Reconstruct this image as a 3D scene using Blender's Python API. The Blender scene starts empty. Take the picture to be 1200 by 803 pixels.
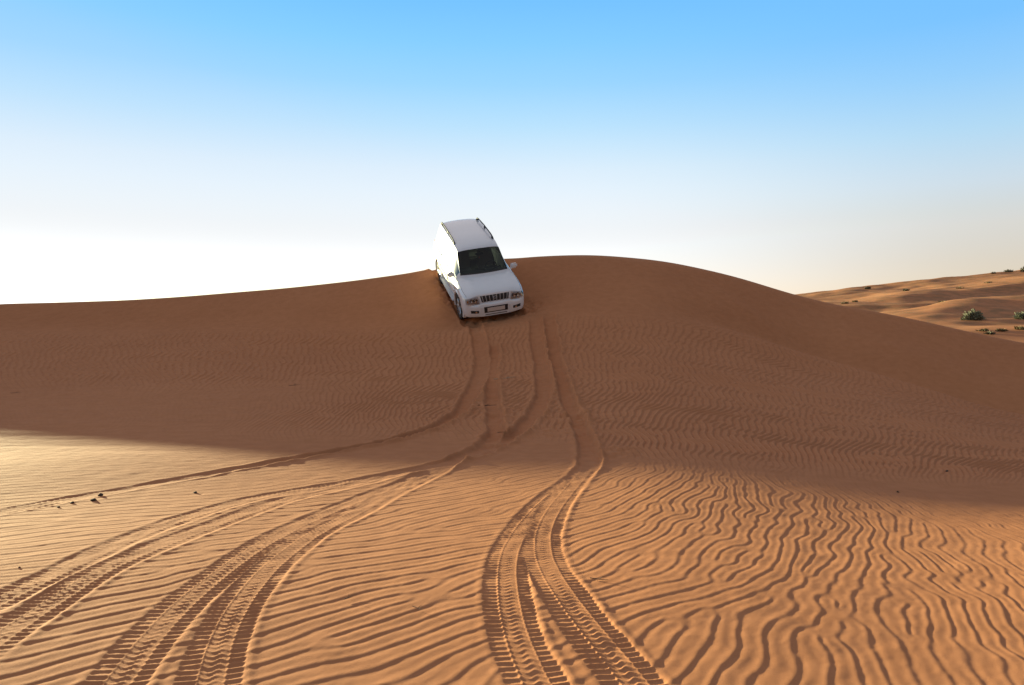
import bpy, bmesh, math, random, time
import numpy as np
from mathutils import Vector, Matrix, Euler
T0 = time.time()
rng = np.random.default_rng(11)
random.seed(5)
S = bpy.context.scene
COL = S.collection
PI = math.pi
R = math.radians
CAM_H = 1.31
F = 915.0 / 1200.0            # focal length in picture widths

# ------------------------------------------------------------------ helpers
def new_mat(name):
    m = bpy.data.materials.new(name); m.use_nodes = True
    return m, m.node_tree.nodes, m.node_tree.links, m.node_tree.nodes['Principled BSDF']

def smooth(a, b, x):
    t = np.clip((x - a) / (b - a), 0, 1)
    return t * t * (3 - 2 * t)

def interp_smooth(xs, ys, x):
    """monotone cubic (PCHIP) interpolation, flat extrapolation"""
    xs = np.asarray(xs, float); ys = np.asarray(ys, float)
    h = np.diff(xs); d = np.diff(ys) / h
    m = np.zeros_like(ys)
    for i in range(1, len(xs) - 1):
        if d[i - 1] * d[i] > 0:
            w1 = 2 * h[i] + h[i - 1]; w2 = h[i] + 2 * h[i - 1]
            m[i] = (w1 + w2) / (w1 / d[i - 1] + w2 / d[i])
    m[0], m[-1] = d[0], d[-1]
    xc = np.clip(x, xs[0], xs[-1])
    k = np.clip(np.searchsorted(xs, xc) - 1, 0, len(xs) - 2)
    t = (xc - xs[k]) / h[k]
    return ((2*t**3 - 3*t**2 + 1) * ys[k] + (t**3 - 2*t**2 + t) * h[k] * m[k]
            + (-2*t**3 + 3*t**2) * ys[k+1] + (t**3 - t**2) * h[k] * m[k+1])

def tile_noise(n, feature, seed):
    """periodic smooth random tile, zero mean and unit variance; feature = blob size in samples"""
    r = np.random.default_rng(seed).standard_normal((n, n))
    k = np.fft.fftfreq(n)
    kk = np.sqrt(k[:, None]**2 + k[None, :]**2)
    a = np.fft.ifft2(np.fft.fft2(r) * np.exp(-(kk * feature)**2 * 5)).real
    return ((a - a.mean()) / a.std()).astype(np.float32)

def sample(tile, u, v):
    """bilinear wrap-around lookup, u along axis 1, v along axis 0 (in samples)"""
    n0, n1 = tile.shape
    iu = np.floor(u).astype(np.int64); iv = np.floor(v).astype(np.int64)
    fu = (u - iu).astype(np.float32); fv = (v - iv).astype(np.float32)
    i0 = iu % n1; i1 = (iu + 1) % n1; j0 = iv % n0; j1 = (iv + 1) % n0
    return ((tile[j0, i0] * (1 - fu) + tile[j0, i1] * fu) * (1 - fv)
            + (tile[j1, i0] * (1 - fu) + tile[j1, i1] * fu) * fv)

TN = tile_noise(512, 16, 3)
TN2 = tile_noise(512, 16, 4)
def noise(x, y, size, off=0.0):
    t = TN if int(off) % 2 == 0 else TN2
    return sample(t, (x / size + off * 3.17) * 16, (y / size + off * 1.73) * 16)

def smax(a, b, k):
    h = np.clip(0.5 + 0.5 * (a - b) / k, 0, 1)
    return b + (a - b) * h + k * h * (1 - h)
def smin(a, b, k):
    return -smax(-a, -b, k)

# ------------------------------------------------------------------ the dune's large shape
# columns: bearing (tan of the angle from the view axis), crest height, crest distance, slip face foot distance and height, slip slope, power, base level
def crest_table():
    rows = []
    #        px,  py_c,  Yc,  py_s,  m,  Y0,  p,  zb,  kc
    tab = [(-900,384, 24.0, 398, .42, 9.0, 2.2, 0.0, .12),
           (-500,382, 26.0, 398, .44, 9.0, 2.2, 0.0, .12),
           (-220,375.5, 26.6, 396, .46, 9.0, 2.2, 0.0, .12),
           (-100,368.5, 26.8, 390, .48, 9.0, 2.2, 0.0, .12),
           (0,  355.5,27.0, 384, .50, 9.0, 2.2, 0.0, .10),
           (150,351,  27.0, 383, .50, 9.0, 2.2, 0.0, .10),
           (300,340.5,27.0, 379, .50, 9.0, 2.3, 0.0, .10),
           (420,328,  26.9, 376, .52, 9.0, 2.4, 0.0, .10),
           (500,316.5,26.8, 374, .53, 9.0, 2.4, 0.0, .14),
           (545,309.5,26.8, 371, .53, 9.0, 2.4, 0.0, .25),
           (620,300,  26.9, 366, .53, 9.0, 2.4, 0.0, .35),
           (690,298,  27.0, 358, .50, 9.0, 2.3, 0.0, .45),
           (760,303,  27.0, 362, .47, 9.0, 2.2, 0.0, .45),
           (850,321.5,27.0, 380, .48, 9.0, 2.1, -.05, .35),
           (950,351,  26.6, 413, .50, 9.0, 2.0, -.15, .25),
           (1050,370, 25.8, 443, .48, 8.5, 1.9, -.25, .2),
           (1200,402, 24.2, 486, .46, 8.0, 1.8, -.33, .2),
           (1500,440, 22.5, 520, .34, 8.0, 1.8, -.36, .2),
           (2300,450, 20.0, 540, .34, 8.0, 1.8, -.36, .2)]
    for px, pc, Yc, ps, m, Y0, p, zb, kc in tab:
        q = (px - 600) / 915.0
        zc = CAM_H + Yc * (401.5 - pc) / 915.0
        s = (401.5 - ps) / 915.0
        Ys = (CAM_H - zc + m * Yc) / (m - s)
        zs = CAM_H + Ys * s
        rows.append((q, zc + kc * 0.25, Yc, Ys, zs, m, Y0, p, zb, kc))
    return np.array(rows).T
CT = crest_table()
QLUT = np.linspace(CT[0, 0], CT[0, -1], 4000)
CLUT = np.array([interp_smooth(CT[0], CT[i], QLUT) for i in range(1, 10)])
ker = np.hanning(121); ker /= ker.sum()
CLUT = np.array([np.convolve(np.pad(c, 60, mode='edge'), ker, 'valid') for c in CLUT])

# the hills behind, to the right: (list of crest points x, y), height, front width, back width
def ridge(x, y, pts, h, wf, wb):
    pts = np.array(pts, float)
    yc = interp_smooth(pts[:, 0], pts[:, 1], x)
    hh = interp_smooth(pts[:, 0], pts[:, 2], x) * h
    d = y - yc
    f = np.where(d < 0, 1 / (1 + (np.abs(d) / wf)**2.4), np.exp(-(d / wb)**2))
    ends = smooth(pts[0, 0] - 6, pts[0, 0] + 4, x) * (1 - smooth(pts[-1, 0] - 2, pts[-1, 0] + 12, x))
    return hh * f * ends

def far_terrain(x, y):
    sl = np.clip(.040 + .0014 * x, .012, .17)
    yy = np.clip(y, 30, 112)
    z = 0.9 + (yy - 34) * sl
    z = z + ridge(x, y, [(24, 57, .2), (32, 59, .75), (36, 61, 1.), (42, 62, 1.), (60, 66, 1.1)], 1.3, 7.0, 4.5)
    z = z + ridge(x, y, [(26, 80, .9), (33, 75, 1.), (38, 72.5, .8), (41, 71, .1)], .55, 1.8, 9.0)
    z = z + ridge(x, y, [(38, 84, .3), (46, 88, 1.), (54, 90, 1.), (70, 94, .8)], .6, 3.0, 9.0)
    z = z + ridge(x, y, [(20, 47, .2), (26, 44, .8), (32, 41, 1.), (40, 39.5, 1.)], .5, 3.5, 3.5)
    z = z + noise(x, y, 14., 2) * .2 * smooth(38, 60, y) + noise(x, y, 5., 5) * .06 * smooth(32, 50, y)
    z = z + (noise(x, y, 1.6, 26) * .035 + noise(x, y, 3.2, 28) * .05) * smooth(34, 48, y)
    z = z - 0.05 * np.clip(y - 112, 0, 80)
    return z

def base_z(x, y):
    q = np.where(y > 0.05, x / np.maximum(y, 0.05), np.sign(x) * 9)
    k = np.clip((q - QLUT[0]) / (QLUT[1] - QLUT[0]), 0, len(QLUT) - 1.001)
    i = k.astype(int); f = k - i
    zc, Yc, Ys, zs, m, Y0, p, zb, kc = [c[i] * (1 - f) + c[i + 1] * f for c in CLUT]
    t = (y - Y0) / (Ys - Y0)
    zl = np.where(t < 1, np.clip(t, 0, 1)**p, 1 + p * (t - 1)) * (zs - zb) + zb * smooth(1.2, 14, y)
    zp = zs + m * (y - Ys)
    fr = smax(zl, zp, .16 - .11 * smooth(2, 6, x))
    bk = zc - .07 * (y - Yc)
    z = smin(fr, bk, kc)
    # the apron swells a little in front of a shallow trough at the foot of the slip face on the right
    d = y - Ys
    z = z + smooth(3.5, 7.5, x) * (.11 * np.exp(-((d + 1.2) / 1.1)**2) - .16 * np.exp(-((d - .2) / .75)**2)) * (y < Yc)
    # gentle swells
    z = z + noise(x, y, 5.0, 1) * .022 * smooth(3, 8, y) + noise(x, y, 1.7, 4) * .008
    w = smooth(3., 14., y - Yc)
    return z * (1 - w) + far_terrain(x, y) * w, (y - Ys), (y - Yc), Yc

# ------------------------------------------------------------------ the car's pose (used to seat the sand under its wheels)
CAR_LOC = Vector((-1.093, 24.92, 2.831))
CAR_ROT = Euler((R(10.58), R(26.71), R(-71.37)), 'XYZ')
CM = Matrix.Translation(CAR_LOC) @ CAR_ROT.to_matrix().to_4x4()
def seat_car(x, y, z):
    """blend the sand towards the plane through the four tyre contacts"""
    n = CM.to_3x3() @ Vector((0, 0, 1))
    zpl = CAR_LOC.z + 0.06 - (n.x * (x - CAR_LOC.x) + n.y * (y - CAR_LOC.y)) / n.z
    ax = CM.to_3x3() @ Vector((1, 0, 0)); ay = CM.to_3x3() @ Vector((0, 1, 0))
    a = ((x - CAR_LOC.x) * ax.x + (y - CAR_LOC.y) * ax.y) / (ax.x**2 + ax.y**2)
    b = ((x - CAR_LOC.x) * ay.x + (y - CAR_LOC.y) * ay.y) / (ay.x**2 + ay.y**2)
    da = np.clip(np.abs(a + .1) - 1.75, 0, 9); db = np.clip(np.abs(b) - .95, 0, 9)
    w = np.exp(-(da**2 / .9**2 + db**2 / .8**2))
    return z * (1 - w) + zpl * w

def terrain(x, y):
    z, ds, dc, Yc = base_z(x, y)
    return seat_car(x, y, z), ds, dc

# ------------------------------------------------------------------ wind ripples
def swift_hohenberg(ny, nx, period, alpha, cdir, steps, seed, dt=.5):
    k = 2 * PI / period
    ky = np.fft.fftfreq(ny) * 2 * PI / k; kx = np.fft.rfftfreq(nx) * 2 * PI / k
    KX, KY = np.meshgrid(kx, ky)
    L = .55 - (1 - KX**2 - KY**2)**2 - cdir * .5 * (KX**2 + KY**2)
    den = 1 / (1 - dt * L)
    u = np.random.default_rng(seed).standard_normal((ny, nx)) * .3
    tx, ty = np.cos(alpha), np.sin(alpha)
    cc, ss = (tx**2 - ty**2), 2 * tx * ty        # (t.grad)^2 = 1/2 lap + 1/2 (cos2a (dxx-dyy) + 2 sin2a dxy)
    for _ in range(steps):
        U = np.fft.rfft2(u)
        dxx = np.fft.irfft2(-(KX**2 - KY**2) * U, (ny, nx)); dxy = np.fft.irfft2(-KX * KY * U, (ny, nx))
        N = -u**3 + cdir * .5 * (cc * dxx + 2 * ss * dxy)
        u = np.fft.irfft2(den * (U + dt * np.fft.rfft2(N)), (ny, nx))
    return u / np.abs(u).max()

def skewed(u, alpha, amount):
    """steepen the lee side: shift each crest down wind"""
    ny, nx = u.shape
    Y, X = np.mgrid[0:ny, 0:nx]
    lx, ly = np.sin(alpha), -np.cos(alpha)
    return sample(u.astype(np.float32), X - lx * amount * u, Y - ly * amount * u)

def upsample(u, m):
    ny, nx = u.shape
    U = np.fft.fftshift(np.fft.fft2(u))
    P = np.zeros((ny * m, nx * m), complex)
    oy, ox = (ny * m - ny) // 2, (nx * m - nx) // 2
    P[oy:oy + ny, ox:ox + nx] = U
    return (np.fft.ifft2(np.fft.ifftshift(P)).real * m * m).astype(np.float32)

# near field, 24 m x 15 m, 2.5 cm samples, direction turning from left to right
DX = .022
NX, NY = 1200, 640
SXX = np.linspace(-14, 14, 1401)
SXU = np.cumsum(interp_smooth([-14, -4, -1, .6, 2, 5, 14], [1, 1, 1.05, 1.3, 1.6, 1.65, 1.5], SXX)) * .02
SXU -= np.interp(0, SXX, SXU)          # ripples crowd together towards the right
gx = (np.arange(NX) - NX / 2) * DX; gy = np.arange(NY) * DX
GX, GY = np.meshgrid(np.interp(gx, SXU, SXX), gy)
al = interp_smooth([-12, -7, -4, -2, -.2, .8, 1.4, 2., 3.5, 12], [22, 18, 25, 33, 42, 53, 66, 73, 78, 84], GX)
al = np.degrees(np.arctan2(np.sin(R(1) * al), np.cos(R(1) * al) * np.interp(GX, SXX, np.gradient(SXU, SXX))))
al = np.radians(al + noise(GX, GY, 1.25, 3) * interp_smooth([-12, -1, 1, 2.5, 12], [4, 6, 5, 4, 4], GX)
                + noise(GX, GY, 3.1, 6) * 3.5)
PER = .150
RA = swift_hohenberg(NY, NX, PER / DX, al, .36, 95, 27)
RA = upsample(RA, 3)
alu = np.repeat(np.repeat(al, 3, 0), 3, 1)
RA = skewed(RA, alu, .24 * PER / DX * 3)
# slope ripples: periodic tile, crests along the tile's vertical axis
RB = swift_hohenberg(512, 512, 8., np.full((512, 512), PI / 2), .25, 90, 22)
RB = upsample(RB, 2)
RB = skewed(RB, np.full(RB.shape, PI / 2), 2.6)
print('ripples', round(time.time() - T0, 1))

def ripple_z(x, y, ds, dc):
    wr = smooth(-.5, 2., x)
    xw = x + noise(x, y, .16, 30) * (.006 + .007 * wr) + noise(x, y, .42, 32) * (.012 + .014 * wr)
    near = sample(RA, (np.interp(xw, SXX, SXU) / DX + NX / 2) * 3, (y / DX) * 3)
    amp = (.0017 - .00055 * smooth(0, 2.5, x)) * (1 + .18 * noise(x, y, 1.3, 7))
    # fine, calm sand on the far left
    amp = amp * (1 - .6 * smooth(-4.2, -7.5, x) ) * (1 - .45 * smooth(6.5, 9.5, y) * smooth(1.5, -1., x))
    b = smooth(10.0 - 2.2 * smooth(0, 2, x), 13. - 3 * smooth(0, 2, x), y)
    z = near * amp * (1 - b)
    # slope
    wx = x + .13 * noise(x, y, 2.6, 8) + .04 * noise(x, y, .8, 9)
    u = 17 * wx / np.maximum(y, 6) - (y - 17) * .12 * np.exp(-((x + 2.2) / 2.2)**2)   # the crests run up the slope
    lam = .138
    sl = sample(RB, u / lam * 16, y / lam * 16)
    a2 = .0155 * smooth(-.3, -1.6, ds) * (1 - .2 * smooth(.2, 1.2, noise(x, y, 4.5, 10)))
    left = smooth(-2.5, -5., x)
    a2 = a2 * (1 - left * (1 - smooth(15.5, 18.5, y)) * .85)
    z = z + sl * a2 * b
    # faint cross streaks on the calm lower left, streaks down the slip face
    st = noise(x * .35 + y * .06, y * 2.2, .42, 11)
    z = z + st * .0035 * left * smooth(8, 11, y) * (1 - smooth(16, 19, y))
    z = z + (noise(x, y, .11, 24) * .0003 + noise(x * 1.6 - y * .9, x * .5 + y * .9, .034, 35) * .00018 * smooth(7, 4, y)) * (y < 9)
    g = noise(x * 1.0 + (y - 25) * .75, (y - 25) * .22 - x * .05, .55, 12)
    z = z + g * .012 * smooth(-.2, .5, ds) * (1 - smooth(-.35, .1, dc)) * smooth(2., 6., x)
    z = z + g * .006 * smooth(-.2, .5, ds) * (1 - smooth(-.35, .1, dc)) * (1 - smooth(2., 6., x))
    return z

# ------------------------------------------------------------------ tyre tracks (world coordinates of each tyre's path)
TRACKS = {
 'R1': [(1.067, 22.7, 0.16, 0.0), (1.06, 20.2, 0.16, 0.0), (1.049, 18.11, 0.15, 0.0), (1.043, 16.75, 0.14, 0.0), (1.011, 15.16, 0.14, 0.0), (1.026, 13.61, 0.14, 0.0), (1.029, 12.23, 0.13, 0.0), (0.981, 10.44, 0.13, 0.05), (0.942, 9.58, 0.13, 0.1), (0.813, 8.36, 0.125, 0.3), (0.593, 7.54, 0.125, 0.6), (0.375, 6.86, 0.125, 0.8), (0.221, 6.31, 0.125, 1.0), (0.108, 5.79, 0.125, 1.0), (0.035, 5.33, 0.125, 1.0), (-0.016, 4.86, 0.125, 1.0), (-0.029, 4.47, 0.125, 1.0), (-0.023, 4.15, 0.125, 1.0), (-0.004, 3.75, 0.125, 1.0), (0.026, 3.44, 0.125, 1.0), (0.066, 3.17, 0.125, 1.0), (0.098, 2.99, 0.125, 1.0), (0.162, 2.69, 0.125, 1.0), (0.238, 2.42, 0.125, 1.0)],
 'R2': [(0.942, 9.58, 0.13, 0.1), (0.803, 8.26, 0.125, 0.3), (0.634, 7.53, 0.125, 0.5), (0.484, 6.92, 0.125, 0.8), (0.344, 6.3, 0.125, 1.0), (0.259, 5.79, 0.125, 1.0), (0.21, 5.33, 0.125, 1.0), (0.197, 4.86, 0.125, 1.0), (0.22, 4.47, 0.125, 1.0), (0.258, 4.14, 0.125, 1.0), (0.32, 3.75, 0.125, 1.0), (0.382, 3.43, 0.125, 1.0), (0.439, 3.16, 0.125, 1.0), (0.472, 2.98, 0.125, 1.0), (0.542, 2.68, 0.125, 1.0), (0.619, 2.41, 0.125, 1.0)],
 'A1': [(-1.146, 23.31, 0.19, 0.0), (-0.858, 20.66, 0.19, 0.0), (-0.709, 18.53, 0.19, 0.0), (-0.689, 17.51, 0.19, 0.0), (-0.72, 16.47, 0.19, 0.0), (-0.759, 15.44, 0.17, 0.0), (-0.815, 14.34, 0.15, 0.0), (-0.9, 13.28, 0.13, 0.0), (-1.025, 12.34, 0.12, 0.0), (-1.205, 11.61, 0.11, 0.0), (-1.552, 10.68, 0.1, 0.0), (-2.098, 9.6, 0.1, 0.1), (-2.898, 8.34, 0.1, 0.2), (-3.507, 7.31, 0.11, 0.3), (-3.883, 6.58, 0.12, 0.5), (-4.039, 6.16, 0.12, 0.5), (-4.281, 5.44, 0.12, 0.5)],
 'A2': [(0.666, 22.58, 0.19, 0.0), (0.661, 20.17, 0.19, 0.0), (0.697, 18.22, 0.19, 0.0), (0.681, 16.85, 0.19, 0.0), (0.6, 15.24, 0.18, 0.0), (0.528, 14.21, 0.17, 0.0), (0.417, 13.16, 0.16, 0.0), (0.283, 12.32, 0.15, 0.0), (0.137, 11.43, 0.14, 0.0), (-0.046, 10.56, 0.14, 0.0), (-0.275, 9.68, 0.13, 0.0), (-0.539, 8.96, 0.12, 0.1), (-0.919, 8.41, 0.12, 0.2), (-1.639, 7.5, 0.12, 0.4), (-2.304, 6.63, 0.12, 0.5), (-2.557, 5.33, 0.12, 0.6), (-2.591, 4.56, 0.12, 0.7), (-2.603, 3.97, 0.12, 0.8), (-2.601, 3.5, 0.12, 0.8)],
 'A3': [(-0.919, 8.41, 0.12, 0.1), (-1.602, 7.33, 0.12, 0.3), (-1.968, 6.67, 0.12, 0.5), (-2.103, 6.05, 0.12, 0.7), (-2.259, 5.18, 0.12, 0.8), (-2.355, 4.49, 0.12, 0.9), (-2.319, 3.93, 0.12, 1.0), (-2.282, 3.48, 0.12, 1.0), (-2.214, 3.07, 0.12, 1.0)],
 'B1': [(-0.449, 20.52, 0.13, 0.0), (-0.42, 17.46, 0.13, 0.0), (-0.398, 15.19, 0.14, 0.0), (-0.32, 13.31, 0.15, 0.0), (-0.27, 12.36, 0.15, 0.0), (-0.25, 11.46, 0.15, 0.0), (-0.27, 10.75, 0.14, 0.0), (-0.352, 10.06, 0.13, 0.0), (-0.511, 9.35, 0.12, 0.1), (-0.807, 8.2, 0.12, 0.3), (-1.118, 7.31, 0.12, 0.5), (-1.403, 6.42, 0.12, 0.6), (-1.579, 5.58, 0.12, 0.8), (-1.649, 4.76, 0.12, 1.0), (-1.653, 4.1, 0.125, 1.0), (-1.611, 3.51, 0.125, 1.0), (-1.538, 3.06, 0.125, 1.0), (-1.486, 2.72, 0.125, 1.0), (-1.446, 2.45, 0.125, 1.0)],
 'B2': [(-0.511, 9.35, 0.12, 0.1), (-0.779, 8.1, 0.12, 0.3), (-1.055, 7.1, 0.12, 0.5), (-1.27, 6.05, 0.12, 0.6), (-1.384, 5.32, 0.12, 0.9), (-1.411, 4.61, 0.12, 1.0), (-1.378, 4.04, 0.125, 1.0), (-1.297, 3.51, 0.125, 1.0), (-1.177, 3.05, 0.125, 1.0), (-1.085, 2.72, 0.125, 1.0), (-1.004, 2.45, 0.125, 1.0)],
 'C1': [(-3.1, 28.0, 0.17, 0), (-2.26, 25.9, 0.17, 0), (-1.46, 23.55, 0.17, 0), (-1.2, 22.7, 0.17, 0)],
 'C2': [(-1.6, 28.4, 0.17, 0), (-0.73, 26.3, 0.17, 0), (0.07, 23.9, 0.17, 0), (0.36, 23.0, 0.17, 0)],}

def resample(pts, step):
    p = np.array(pts, float)
    d = np.r_[0, np.cumsum(np.hypot(np.diff(p[:, 0]), np.diff(p[:, 1])))]
    for _ in range(1):
        n = max(int(d[-1] / step), 8)
        s = np.linspace(0, d[-1], n)
        out = np.stack([interp_smooth(d, p[:, k], s) for k in range(p.shape[1])], 1)
    k = np.hanning(max(5, int(.5 / step) | 1)); k /= k.sum(); h = len(k) // 2
    for c in range(2):
        e = np.r_[2 * out[0, c] - out[h:0:-1, c], out[:, c], 2 * out[-1, c] - out[-2:-h - 2:-1, c]]
        out[:, c] = np.convolve(e, k, 'valid')
    return out

def tread(s, a, w, phase):
    """height of the pressed pattern inside one tyre print; s = across (-w..w), a = along"""
    pitch = .052
    v = s / w
    lug = np.abs(v)
    sh = smooth(.40, .46, lug)                        # the shoulder blocks
    row = a + np.where(v > 0, .5 * pitch, 0) + phase + .016 * (lug - .4)**2
    wave = np.abs(((row / pitch) % 1.0) - .5) * 2     # 1 on the ridge between two blocks
    ridge_s = smooth(.45, .95, wave)
    zig = a + .013 * np.sin(v * 11.) + phase * .7
    wv = np.abs(((zig / pitch) % 1.0) - .5) * 2
    ridge_c = smooth(.5, .97, wv)
    groove = np.exp(-((lug - .43) / .04)**2)
    worn = np.clip(.88 + .13 * noise(s, a, .14, 33) + .12 * noise(s, a, .04, 34), .3, 1.2)
    ridge_s = ridge_s * worn; ridge_c = ridge_c * worn
    z = sh * (ridge_s * .0074 - .0026) + (1 - sh) * (ridge_c * .0046 - .0006) + groove * .0026
    return z * (.8 + .2 * np.sin(a * 3.1 + phase * 90))

def apply_tracks(xr, yr, zr, rip):
    """press every track into one row block of the grid (xr, yr, zr: 2-D arrays of rows)"""
    return zr
TP = {}
for name, pts in TRACKS.items():
    c = resample(pts, .02)
    t = np.gradient(c[:, :2], axis=0); t /= np.linalg.norm(t, axis=1)[:, None]
    TP[name] = (c, t, np.cumsum(np.r_[0, np.hypot(*np.diff(c[:, :2], axis=0).T)]), np.hypot(c[:, 0], c[:, 1]), np.arctan2(c[:, 0], c[:, 1]))

def apply_tracks(r, th, x, y, dz, keep):
    """press every print into the grid (rows of constant distance r, columns of constant bearing th)"""
    for n, (c, t, along, pr, pth) in enumerate(TP.values()):
        ph = n * .017
        for i, ri in enumerate(r):
            if ri > pr.max() + .4 or ri < pr.min() - .4:
                continue
            k = np.flatnonzero(np.abs(pr - ri) < .42)
            if not len(k):
                continue
            m = .42 / ri
            j0 = np.searchsorted(th, pth[k].min() - m); j1 = np.searchsorted(th, pth[k].max() + m)
            if j1 - j0 < 1:
                continue
            X = x[i, j0:j1]; Y = y[i, j0:j1]
            if len(k) > 60: k = k[::2]
            px, py = c[k, 0], c[k, 1]
            d2 = (X[:, None] - px)**2 + (Y[:, None] - py)**2
            b = d2.argmin(1)
            near = np.sqrt(d2[np.arange(len(b)), b]) < .42
            if not near.any():
                continue
            X = X[near]; Y = Y[near]; kb = k[b[near]]
            jj = np.arange(j0, j1)[near]
            ex = X - c[kb, 0]; ey = Y - c[kb, 1]
            s = ey * t[kb, 0] - ex * t[kb, 1]
            a = along[kb] + ex * t[kb, 0] + ey * t[kb, 1]
            hw = c[kb, 2]; tr = np.clip(c[kb, 3], 0, 1)
            wob = .008 * noise(X, Y, .22, 13) + .012 * noise(X, Y, .7, 14)
            se = np.abs(s + wob * (1.3 - tr))
            win = 1 - smooth(hw - .012 - .05 * (1 - tr), hw + .008 + .015 * (1 - tr), se)
            end = smooth(0, .5, along[-1] - a) * smooth(0, .7, a + .2)
            win = win * end
            slope = smooth(7.4, 11., Y)
            depth = -.0022 - .003 * (1 - tr) - .045 * slope * (1 - tr)
            tgt = depth + tread(s, a, hw, ph) * tr + .0025 * (1 - tr) * noise(s * 2, a, .1, 15) \
                + .0006 * tr * noise(X, Y, .05, 16) - (.002 + .012 * slope) * (1 - tr) * (1 - (se / hw)**2)
            # crumbly banks of pushed up sand, higher on the right of the slope prints
            e = se - hw
            hb = np.where(s > 0, .0030 - .001 * (1 - tr) + .040 * slope, .0012 + .0 * (1 - tr) + .020 * slope)
            hb = hb * (1 + .25 * noise(X, Y, .13, 17) + .15 * noise(X, Y, .05, 18))
            wb = .02 + .01 * (1 - tr) + .03 * slope
            berm = np.where(e > -.03, hb * np.exp(-((e - .02) / wb)**2), 0) * end
            o = dz[i, jj]
            dz[i, jj] = o * (1 - win) + tgt * win + berm * (1 - win) * (1 - smooth(.0, .006, -o))
            keep[i, jj] *= (1 - win) * (1 - (.7 - .45 * tr) * np.exp(-(np.maximum(e, 0) / (wb * 1.2))**2) * end)

# scuffed loose sand where one set of prints leaves the other
SCUFF = [(1.02, 12.6, .45, .02), (.75, 11.2, .35, .014), (-.45, 13.1, .3, .012), (1.25, 9.3, .35, .014), (-.1, 10.2, .3, .012), (-1.9, 25.6, .5, .05), (-.95, 23.2, .55, .035), (.45, 23.5, .5, .035), (-1.7, 24.6, .35, .04)]
def scuffs(x, y):
    z = 0
    for cx, cy, rad, h in SCUFF:
        w = np.exp(-((x - cx)**2 + ((y - cy) * .6)**2) / rad**2)
        z = z + w * h * (.8 * noise(x, y * .8, .16, 20) + .6 * noise(x, y, .07, 21))
    return z

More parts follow.
